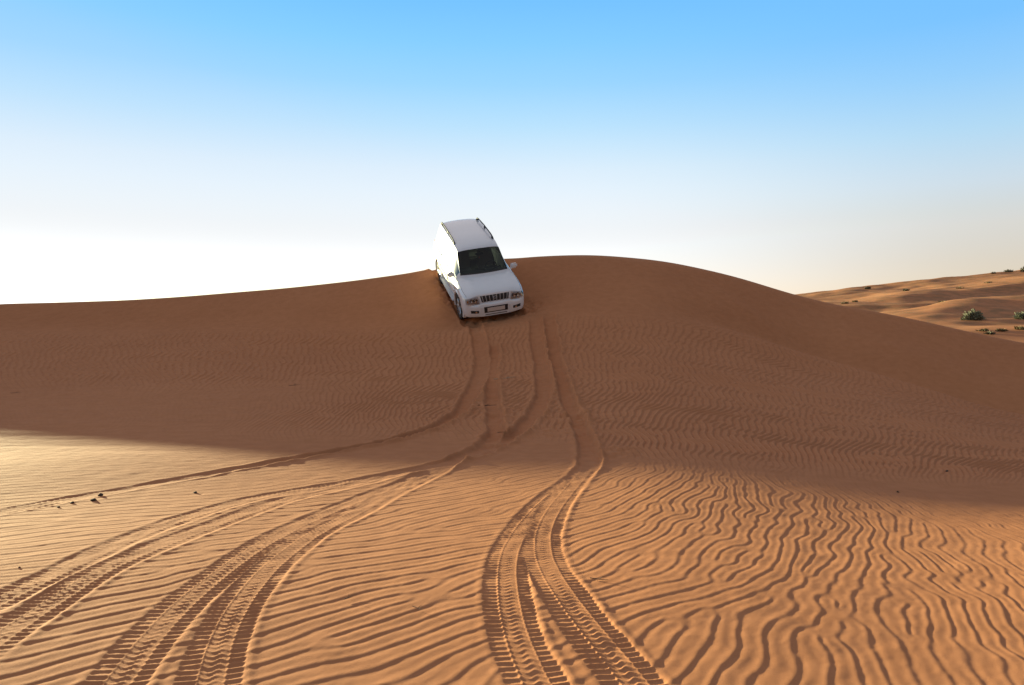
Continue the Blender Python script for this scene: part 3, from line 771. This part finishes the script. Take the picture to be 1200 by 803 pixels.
    def patch(corners, off, thick=.015, nu=10, nv=4, b=None):
        """a plate on the nose: corners (y,z) bottom-inner, bottom-outer, top-outer, top-inner"""
        b = b or MB(); P = [Vector((c[0], c[1])) for c in corners]; F_, B_ = [], []
        for a in range(nv + 1):
            for u in range(nu + 1):
                s, t = u / nu, a / nv
                p = (P[0] * (1 - s) + P[1] * s) * (1 - t) + (P[3] * (1 - s) + P[2] * s) * t
                x = front(p.x, p.y) + off
                F_.append((x, p.x, p.y)); B_.append((x - thick, p.x, p.y))
        w = nu + 1; N = len(F_)
        fs = [(r * w + c, r * w + c + 1, (r + 1) * w + c + 1, (r + 1) * w + c) for r in range(nv) for c in range(nu)]
        edge = [c for c in range(w)] + [r * w + nu for r in range(1, nv + 1)] + [nv * w + c for c in range(nu - 1, -1, -1)] + [r * w for r in range(nv - 1, 0, -1)]
        fs2 = [tuple(i + N for i in f[::-1]) for f in fs] + [(edge[i], edge[(i + 1) % len(edge)], edge[(i + 1) % len(edge)] + N, edge[i] + N) for i in range(len(edge))]
        return b.add(F_ + B_, fs + fs2)
    # grille: dark mouth, painted surround and seven upright bars
    gr = patch([(-.41, .775), (.41, .775), (.45, .978), (-.45, .978)], .006, nu=20).build('grille', dark, root)
    bars = MB()
    for k in range(8):
        y = -.40 + .80 * (k + .5) / 8 - .0 
        w = .011
        if abs(y) < .0: continue
        patch([(y - w, .785), (y + w, .785), (y * 1.09 + w, .972), (y * 1.09 - w, .972)], .026, .022, 2, 5, bars)
    bars.build('grille_bar', simple('bar_silver', (.36, .37, .39), .35, metal=.4), gr)
    fr = MB(); patch([(-.445, .97), (.445, .97), (.455, .995), (-.455, .995)], .014, .02, 20, 1, fr); patch([(-.425, .772), (.425, .772), (.43, .792), (-.43, .792)], .014, .02, 20, 1, fr)
    for s in (1, -1): patch([(s * .40, .785), (s * .43, .785), (s * .47, .975), (s * .44, .975)], .014, .02, 2, 4, fr)
    fr.build('grille_surround', white, gr)
    em = MB(); xg = front(0, .90) + .038
    em.lathe([(.052, 0), (.062, .006), (.052, .012), (.046, .006)], (xg, 0, .905), 24, 'x'); em.v = [(v[0], v[1], .905 + (v[2] - .905) * .72) for v in em.v]
    em.build('badge', silver, gr)
    # headlights
    for s in (1, -1):
        hl = patch([(s * .46, .77), (s * .855, .785), (s * .878, .915), (s * .505, .978)], .008, .02, 12, 4).build('headlight', silver, root)
        for yy, rr, mt in ((.585, .058, chrome), (.70, .05, chrome)):
            x = front(s * yy, .868)
            MB().lathe([(rr, .030), (rr * .82, .028), (rr * .45, .012), (.001, .010), (.001, .0), (rr, .0)], (x, s * yy, .868), 20, 'x').build('reflector', mt, hl)
            MB().lathe([(rr * 1.1, .031), (rr * 1.1, .004), (rr * .99, .004), (rr * .99, .031)], (x, s * yy, .868), 20, 'x').build('bezel', dark, hl)
        patch([(s * .785, .81), (s * .828, .815), (s * .838, .87), (s * .79, .875)], .014, .01, 3, 3).build('indicator', amber, hl)
        patch([(s * .49, .782), (s * .75, .788), (s * .75, .802), (s * .49, .798)], .016, .01, 6, 1).build('lower_strip', simple('pale_amber', (.6, .36, .25), .3), hl)
        patch([(s * .455, .765), (s * .862, .780), (s * .885, .920), (s * .50, .983)], .040, .004, 12, 4).build('lens', lensm, hl)
        fg = patch([(s * .515, .495), (s * .745, .51), (s * .75, .60), (s * .515, .578)], .004, .02, 6, 3).build('fog_light', dark, root)
        xf = front(s * .60, .54)
        MB().lathe([(.030, .012), (.024, .014), (.001, .006), (.001, 0), (.030, 0)], (xf, s * .60, .538), 16, 'x').build('reflector', chrome, fg)
        # over-rider crease beside the plate
        patch([(s * .385, .40), (s * .425, .40), (s * .435, .66), (s * .40, .66)], .018, .03, 2, 6).build('bumper_rib', white, root)
    patch([(-.35, .475), (.35, .475), (.36, .662), (-.36, .662)], .004, .02, 14, 4).build('plate_recess_shade', dark, root)  # flat dark patch, paints the shade of a recess beside the plate
    np_ = patch([(-.262, .51), (.262, .51), (.262, .628), (-.262, .628)], .016, .008, 10, 3).build('number_plate', simple('plate_white', (.62, .55, .50), .5), root)
    patch([(-.272, .50), (.272, .50), (.272, .511), (-.272, .511)], .02, .008, 10, 1).build('plate_frame', dark, np_)
    patch([(-.33, .40), (.33, .40), (.33, .432), (-.33, .432)], .003, .02, 14, 2).build('lower_intake', simple('grey_plastic', (.16, .16, .165), .6), root)
    # wheels, arches, flares
    for wx, s in WHEELS:
        w = bpy.data.objects.new('wheel', None); COL.objects.link(w); w.parent = root; w.location = (wx, TRK * s, WR)
        ty = MB().lathe([(.245, -.11), (.30, -.132), (.355, -.134), (.378, -.118), (.387, -.09), (.389, 0), (.387, .09), (.378, .118), (.355, .134), (.30, .132), (.245, .11)], (0, 0, 0), 56)
        for k in range(44):
            t = 2 * PI * k / 44
            for o, sk in ((-.095, .03), (.095, -.03), (-.03, -.03), (.03, .03)):
                ty.box((math.cos(t + sk) * .389, o, math.sin(t + sk) * .389), (.018, .05, .028), .0, Euler((0, -t - sk, 0)))
        ty.build('tyre', rubber, w)
        o = s
        rim = MB().lathe([(.245, .11), (.252, .118), (.235, .112), (.222, .06), (.21, -.10), (.245, -.11)], (0, 0, 0), 44)
        rim.v = [(v[0], v[1] * o, v[2]) for v in rim.v]
        for k in range(6):
            t = 2 * PI * k / 6 + .2
            a = Vector((math.cos(t), 0, math.sin(t))); pts = [a * .05 + Vector((0, .085 * o, 0)), a * .14 + Vector((0, .10 * o, 0)), a * .235 + Vector((0, .095 * o, 0))]
            rim.tube(pts, [.034, .026, .036], 8)
        rim.lathe([(.001, .10 * o), (.05, .10 * o), (.065, .09 * o), (.07, .05 * o), (.001, .05 * o)], (0, 0, 0), 24)
        rim.build('rim', alloy, w)
        MB().lathe([(.15, .02 * o), (.15, .035 * o), (.001, .035 * o), (.001, .02 * o)], (0, 0, 0), 28).build('brake_disc', simple('steel', (.25, .24, .23), .5, metal=1), w)
        well = MB(); n = 20; v, f = [], []
        for k in range(n + 1):
            t = PI * (k / n) * 1.16 - PI * .08
            for yy in (.55, .905): v.append((wx + .462 * math.cos(t), yy * s, WR + .462 * math.sin(t)))
        for k in range(n): f.append((2 * k, 2 * k + 1, 2 * k + 3, 2 * k + 2))
        well.add(v, f); v = [(wx, .55 * s, WR)] + [v[2 * k] for k in range(n + 1)]
        well.add(v, [(0, k + 1, k + 2) for k in range(n)]); well.build('wheel_well', under, root)
        fl = MB(); n = 28; prof = [(.435, .86), (.435, .945), (.45, .958), (.485, .952), (.515, .93), (.515, .86)]; v, f = [], []
        for k in range(n + 1):
            t = PI * (k / n) * 1.20 - PI * .10
            yo = -.035 * max(0, math.cos(t)) if wx > 0 else 0
            for r, yy in prof: v.append((wx + r * math.cos(t), (yy + yo * 1.3) * s, WR + r * math.sin(t)))
        m = len(prof)
        for k in range(n):
            for i in range(m): f.append((k * m + i, k * m + (i + 1) % m, (k + 1) * m + (i + 1) % m, (k + 1) * m + i))
        fl.add(v, f); fl.build('wheel_arch_flare', white, root)
    for s in (1, -1):
        # sills, mouldings, roof rails, mirrors, tail lights
        MB().box((0, .93 * s, .365), (1.78, .15, .05), .015).build('running_board', silver, root)
        MB().box((.46, .928 * s, .66), (.90, .03, .12), .012).build('side_moulding', white, root)
        MB().box((-.50, .928 * s, .66), (.82, .03, .12), .012).build('side_moulding', white, root)
        rl = MB(); pts = [(-.10, .615 * s, 1.775), (-.16, .612 * s, 1.83), (-.35, .61 * s, 1.865), (-1.2, .608 * s, 1.875), (-1.85, .598 * s, 1.855), (-2.02, .595 * s, 1.825), (-2.08, .592 * s, 1.765)]
        rl.tube(pts, [.024, .022, .018, .018, .018, .022, .024], 8); rl.box((-1.08, .607 * s, 1.83), (.10, .03, .08), .01)
        for xx in (-.16, -1.98): rl.box((xx, .61 * s, 1.80), (.16, .045, .06), .015)
        rl.build('roof_rail', simple('dark_rail', (.02, .021, .024), .7, spec=.15), root)
        mr = MB().box((.84, .985 * s, 1.20), (.12, .22, .16), .045); 
        mr.tube([(.86, .87 * s, 1.135), (.85, .93 * s, 1.15)], .03, 8)
        mo = mr.build('wing_mirror', white, root)
        MB().box((.778, .99 * s, 1.20), (.006, .17, .115), .0).build('mirror_glass', chrome, mo)
        MB().box((.83, .945 * s, 1.16), (.07, .05, .05), .015).build('mirror_base', dark, mo)
        MB().box((-2.33, .775 * s, 1.0), (.10, .12, .34), .03).build('tail_light', red, root)
        # wipers
        MB().tube([(1.02, .10 * s + .15, 1.262), (.93, .36 * s + .15, 1.30), (.92, .40 * s + .15, 1.305)], .012, 6).build('wiper', dark, root)
        # seats
        st = MB().box((-.05, .37 * s, .82), (.52, .50, .16), .05).box((-.33, .37 * s, 1.12), (.14, .48, .62), .05, Euler((0, -.2, 0))).build('seat', cloth, root)
        MB().box((-.43, .37 * s, 1.50), (.10, .26, .17), .04, Euler((0, -.15, 0))).build('headrest', cloth, st)
    MB().box((-1.15, 0, .86), (.5, 1.25, .16), .05).box((-1.42, 0, 1.14), (.14, 1.25, .58), .05, Euler((0, -.2, 0))).build('rear_seat', cloth, root)
    MB().box((.72, 0, 1.02), (.42, 1.42, .22), .06).build('dashboard', trim, root)
    MB().box((-.6, 0, .62), (3.2, 1.5, .06), .02).build('cabin_floor', trim, root)
    stw = MB().lathe([(.18, -.012), (.195, 0), (.18, .012), (.168, 0)], (.42, .37, 1.10), 28, 'x'); stw.box((.43, .37, 1.10), (.03, .32, .05), .01)
    stw.build('steering_wheel', trim, root)
    rv = MB().box((.50, 0, 1.60), (.03, .24, .07), .012); rv.tube([(.50, 0, 1.63), (.56, 0, 1.72)], .01, 6); rv.build('rear_view_mirror', dark, root)
    MB().tube([(.50, .0, 1.56), (.50, .0, 1.50)], .003, 5).lathe([(.001, -.02), (.022, -.014), (.028, 0), (.022, .014), (.001, .02)], (.50, 0, 1.475), 12, closed=False).build('hanging_charm', simple('charm', (.5, .12, .06), .5), root)
    # dark seams: seals round the screen, shut lines of hood and doors
    seal = MB()
    iA = int(np.argmin(np.abs(xs - 1.0))); iB = int(np.argmin(np.abs(xs - .355))); j0 = int(np.argmin(np.abs(ts - 7)))
    for i in (iA, iB):
        seal.tube([(p[0], p[1] * 1, p[2] + .004) for p in H[i, j0:]] + [(p[0], -p[1], p[2] + .004) for p in H[i, j0:][::-1][1:]], .011 if i == iB else .02, 5)
    for s in (1, -1): seal.tube([(p[0], p[1] * s, p[2] + .004) for p in H[iA:iB + 1, j0]], .011, 5)
    seal.build('screen_seal', dark, root)
    seam = simple('seam', (.06, .06, .06), .8); j6 = int(np.argmin(np.abs(ts - 6))); iC = int(np.argmin(np.abs(xs - 1.1))); iD = int(np.argmin(np.abs(xs - 2.10)))
    j2 = int(np.argmin(np.abs(ts - 2)))
    for s in (1, -1):
        MB().tube([(p[0], p[1] * s, p[2]) for p in H[iD:iC + 1, j6]], .0045, 4).build('shut_line', seam, root)
        for xx in (.96, -.07, -1.02):
            i = int(np.argmin(np.abs(xs - xx)))
            seg = [p for p in H[i, j2:j6 + 1] if math.hypot(p[0] + 1.395, p[2] - WR) > .5]
            MB().tube([(p[0], p[1] * s, p[2]) for p in seg], .005, 4).build('shut_line', seam, root)
# ------------------------------------------------------------------ scrub, clods and twigs
def ground_at(x, y):
    """height of the finished sand (ripples left out) at one point"""
    return float(terrain(np.array([float(x)]), np.array([float(y)]))[0][0])

def leaf_mat(name, a, b):
    m, N, L, P = new_mat(name)
    P.inputs['Roughness'].default_value = .75; P.inputs['Specular IOR Level'].default_value = .2
    g = N.new('ShaderNodeNewGeometry'); r = N.new('ShaderNodeValToRGB'); L.new(g.outputs['Random Per Island'], r.inputs['Fac'])
    r.color_ramp.elements[0].color = (*a, 1); r.color_ramp.elements[1].color = (*b, 1)
    L.new(r.outputs[0], P.inputs['Base Color'])
    return m

def mesh_obj(name, v, f, mat, parent=None, smooth_=False):
    me = bpy.data.meshes.new(name); me.from_pydata(v, [], f); me.materials.append(mat)
    if smooth_: me.polygons.foreach_set('use_smooth', np.ones(len(f), bool))
    o = bpy.data.objects.new(name, me); COL.objects.link(o)
    if parent: o.parent = parent
    return o

def blades(rnd, rad, hgt, n, size, flat=1.0):
    v, f = [], []
    for _ in range(n):
        a = rnd.uniform(0, 2 * PI); e = rnd.random()**.6; el = math.acos(1 - rnd.random() * .98)
        # uneven dome made of several sub-clumps
        lump = .72 + .28 * math.sin(a * 3 + rad * 7) * math.sin(el * 3.0 + a)
        rr = e * lump
        c = Vector((math.cos(a) * math.sin(el) * rad * rr, math.sin(a) * math.sin(el) * rad * rr, math.cos(el) * hgt * rr + .02))
        d = (c * .8 + Vector((rnd.gauss(0, .3), rnd.gauss(0, .3), rnd.gauss(.35, .3))) * rad * .5).normalized()
        s = d.cross(Vector((rnd.gauss(0, 1), rnd.gauss(0, 1), rnd.gauss(0, 1)))).normalized()
        l = size * rnd.uniform(.6, 1.5); w = l * .16
        k = len(v); v += [c - s * w * .5, c + s * w * .5, c + d * l * .6 + s * w, c + d * l, c + d * l * .6 - s * w]
        f.append((k, k + 1, k + 2, k + 3, k + 4))
    return [tuple(p) for p in v], f

def bush(x, y, rad, hgt, n, size, label, mat, stem, seed, group, sink=.05, parts=True):
    rnd = random.Random(seed); z = ground_at(x, y) - sink
    v, f = blades(rnd, rad, hgt, n, size)
    if not parts:
        o = mesh_obj('desert_shrub', v, f, mat); o.location = (x, y, z)
    else:
        o = bpy.data.objects.new('desert_shrub', None); COL.objects.link(o); o.location = (x, y, z)
        mesh_obj('foliage', v, f, mat, o)
        b = MB()
        for k in range(14):
            a = rnd.uniform(0, 2 * PI); t = rnd.uniform(.2, 1.1)
            tip = Vector((math.cos(a) * math.sin(t) * rad * .8, math.sin(a) * math.sin(t) * rad * .8, math.cos(t) * hgt * .85))
            b.tube([(0, 0, -.1), tip * .5 + Vector((rnd.gauss(0, .04), rnd.gauss(0, .04), .05)), tip], [.022, .013, .005], 5)
        b.build('stem', stem, o, 0)
    o['label'] = label; o['category'] = 'shrub'; o['group'] = group
    return o

def at(px, Y): return ((px - 600) / 915.0 * Y, Y)

def make_things():
    grey = leaf_mat('grey_green_leaves', (.10, .105, .06), (.30, .29, .20))
    dry = leaf_mat('dry_scrub', (.11, .085, .04), (.24, .19, .10))
    darkl = leaf_mat('dark_scrub', (.08, .075, .045), (.18, .155, .10))
    stem = simple('dry_wood', (.16, .11, .07), .85)
    G = 'desert shrubs on the far dunes'
    for px, Y, rad, h, n, sz, mt, lab, parts in SHRUBS:
        bush(*at(px, Y), rad, h, n, sz, lab, {'g': grey, 'd': dry, 'k': darkl}[mt], stem, int(px * 7 + Y), G, parts=parts)
    clod = simple('dark_clod', (.055, .035, .022), .95, noise_amt=.3)
    for k, (x, y, s, lab) in enumerate(CLODS):
        bm = bmesh.new(); bmesh.ops.create_icosphere(bm, subdivisions=3, radius=1)
        rnd = random.Random(k); ph = [rnd.uniform(0, 6) for _ in range(6)]
        for v in bm.verts:
            p = v.co.copy()
            q = 1 + .18 * math.sin(p.x * 3 + ph[0]) * math.sin(p.y * 2.6 + ph[1]) + .14 * math.sin(p.z * 4 + ph[2] + p.x * 2) + .06 * math.sin(p.y * 9 + ph[3]) * math.sin(p.x * 8 + ph[4])
            v.co = Vector((p.x * q * 1.25, p.y * q, max(p.z * q * .8, -.45)))
        me = bpy.data.meshes.new('sand_clod'); bm.to_mesh(me); bm.free(); me.materials.append(clod)
        me.polygons.foreach_set('use_smooth', np.ones(len(me.polygons), bool))
        o = bpy.data.objects.new('pebble', me); COL.objects.link(o)
        o.location = (x, y, ground_at(x, y) + s * .3); o.scale = (s, s, s); o.rotation_euler = (0, 0, rnd.uniform(0, 6))
        o['label'] = lab; o['category'] = 'pebble'; o['group'] = 'dark pebbles scattered on the sand'
    pale = simple('bleached_twig', (.34, .27, .18), .85); brown = simple('brown_twig', (.06, .035, .022), .9)
    for k, (x, y, L_, a, pl, lab) in enumerate(TWIGS):
        rnd = random.Random(40 + k); z = ground_at(x, y); b = MB()
        pts = []
        for i in range(5):
            t = i / 4 - .5
            xx = x + math.cos(a) * L_ * t + rnd.gauss(0, L_ * .04); yy = y + math.sin(a) * L_ * t + rnd.gauss(0, L_ * .04)
            pts.append(Vector((xx, yy, ground_at(xx, yy) + .008 + .10 * L_ * max(0, t))))
        r0 = L_ * .02
        b.tube(pts, [r0 * 1.1, r0, r0 * .9, r0 * .7, r0 * .35], 6)
        side = pts[2] + Vector((math.cos(a + .9) * L_ * .28, math.sin(a + .9) * L_ * .28, L_ * .08))
        b.tube([pts[2], (pts[2] + side) / 2 + Vector((0, 0, .01)), side], [r0 * .7, r0 * .5, r0 * .25], 5)
        o = b.build('twig', pale if pl else brown, None, 0)
        # origin at the twig's middle
        c = Vector((x, y, z)); o.data.transform(Matrix.Translation(-c)); o.location = c
        o['label'] = lab; o['category'] = 'twig'; o['group'] = 'twigs lying on the sand'

# bearing (photo column), distance, radius, height, leaves, leaf length, kind, label
SHRUBS = [
 (1140, 50.5, .72, .72, 2600, .13, 'g', 'large grey-green shrub on the slope of the right-hand hill', True),
 (1198, 50.0, .55, .55, 900, .13, 'g', 'grey-green shrub at the right edge, level with the large shrub', True),
 (1160, 41.5, .26, .09, 200, .12, 'k', 'low dark tuft on the sand below the large grey-green shrub', False),
 (1152, 42.5, .34, .08, 200, .12, 'd', 'dry pale tuft just left of the low dark tuft', False),
 (1174, 42.0, .30, .08, 200, .12, 'd', 'dry flat tuft just right of the low dark tuft', False),
 (1196, 42.0, .34, .14, 260, .12, 'd', 'dry brown scrub at the right edge below the edge shrub', False),
 (1017, 108., .45, .38, 300, .16, 'k', 'small dark shrub alone on the left part of the hill skyline', False),
 (1062, 98., .42, .35, 260, .15, 'k', 'dark shrub just below the skyline, right of the lone skyline shrub', False),
 (1182, 111., .7, .42, 380, .16, 'k', 'widest dark shrub on the skyline near the right edge', False),
 (1164, 111., .4, .25, 160, .14, 'k', 'tiny dark shrub on the skyline left of the widest one', False),
 (1200, 110., .55, .8, 300, .2, 'k', 'dark shrub on the skyline cut by the right edge', False),
 (990, 78., .42, .2, 180, .13, 'd', 'low brown scrub low on the hill beside the dune flank', False),
 (1002, 80., .35, .2, 150, .13, 'd', 'smaller brown scrub just right of the scrub beside the dune flank', False),
 (1105, 80., .45, .15, 150, .13, 'd', 'flat brown scrub in the hollow behind the near ridge', False),
 (1125, 92., .5, .16, 150, .14, 'd', 'faint brown scrub high on the middle of the hill', False),
 (1158, 95., .5, .16, 150, .14, 'd', 'faint brown scrub high on the hill towards the right', False),
]
CLODS = [(-3.63, 6.89, 0.019, 'largest dark pebble of the loose row on the left sand'), (-3.57, 6.66, 0.017, 'second largest dark pebble, close beside the largest'), (-3.69, 6.55, 0.013, 'small dark pebble left of the two largest pebbles'), (-3.7, 6.37, 0.01, 'tiny dark pebble at the left end of the row'), (-2.85, 7.03, 0.014, 'dark pebble alone between the row and the double tyre tracks'), (5.07, 9.1, 0.015, 'dark clod in the shade of the right dune apron'), (3.73, 7.55, 0.011, 'dark clod near the right end of the shadow edge'), (-2.87, 4.55, 0.006, 'dark speck of stone near the left edge beyond the tracks')]
TWIGS = [(-0.15, 16.64, 0.42, 0.2, 1, 'pale bleached twig on the slope between the two sets of tracks'), (-0.44, 13.76, 0.36, -0.2, 0, 'dark twig beside the left track on the slope'), (-0.11, 11.13, 0.2, 0.3, 0, 'short dark twig below the pale twig, near the track crossing'), (-0.83, 3.99, 0.09, 0.9, 0, 'small dark twig on the ripples between the two track pairs'), (-0.46, 3.82, 0.08, -0.8, 0, 'tiny dark twig left of the right-hand track pair'), (0.48, 4.28, 0.11, -0.5, 0, 'small dark twig on the ripples right of the right-hand tracks'), (-10.2, 16.04, 0.2, 0.05, 0, 'dark twig far left in the shaded sand'), (-4.6, 16.51, 0.22, 0.2, 0, 'dark twig on the shaded slope left of the car tracks')]

# ------------------------------------------------------------------ build
ground = make_ground()
ground.data.materials.append(sand_material())
setup_light()
make_things()
make_car()
print('built', round(time.time() - T0, 1))
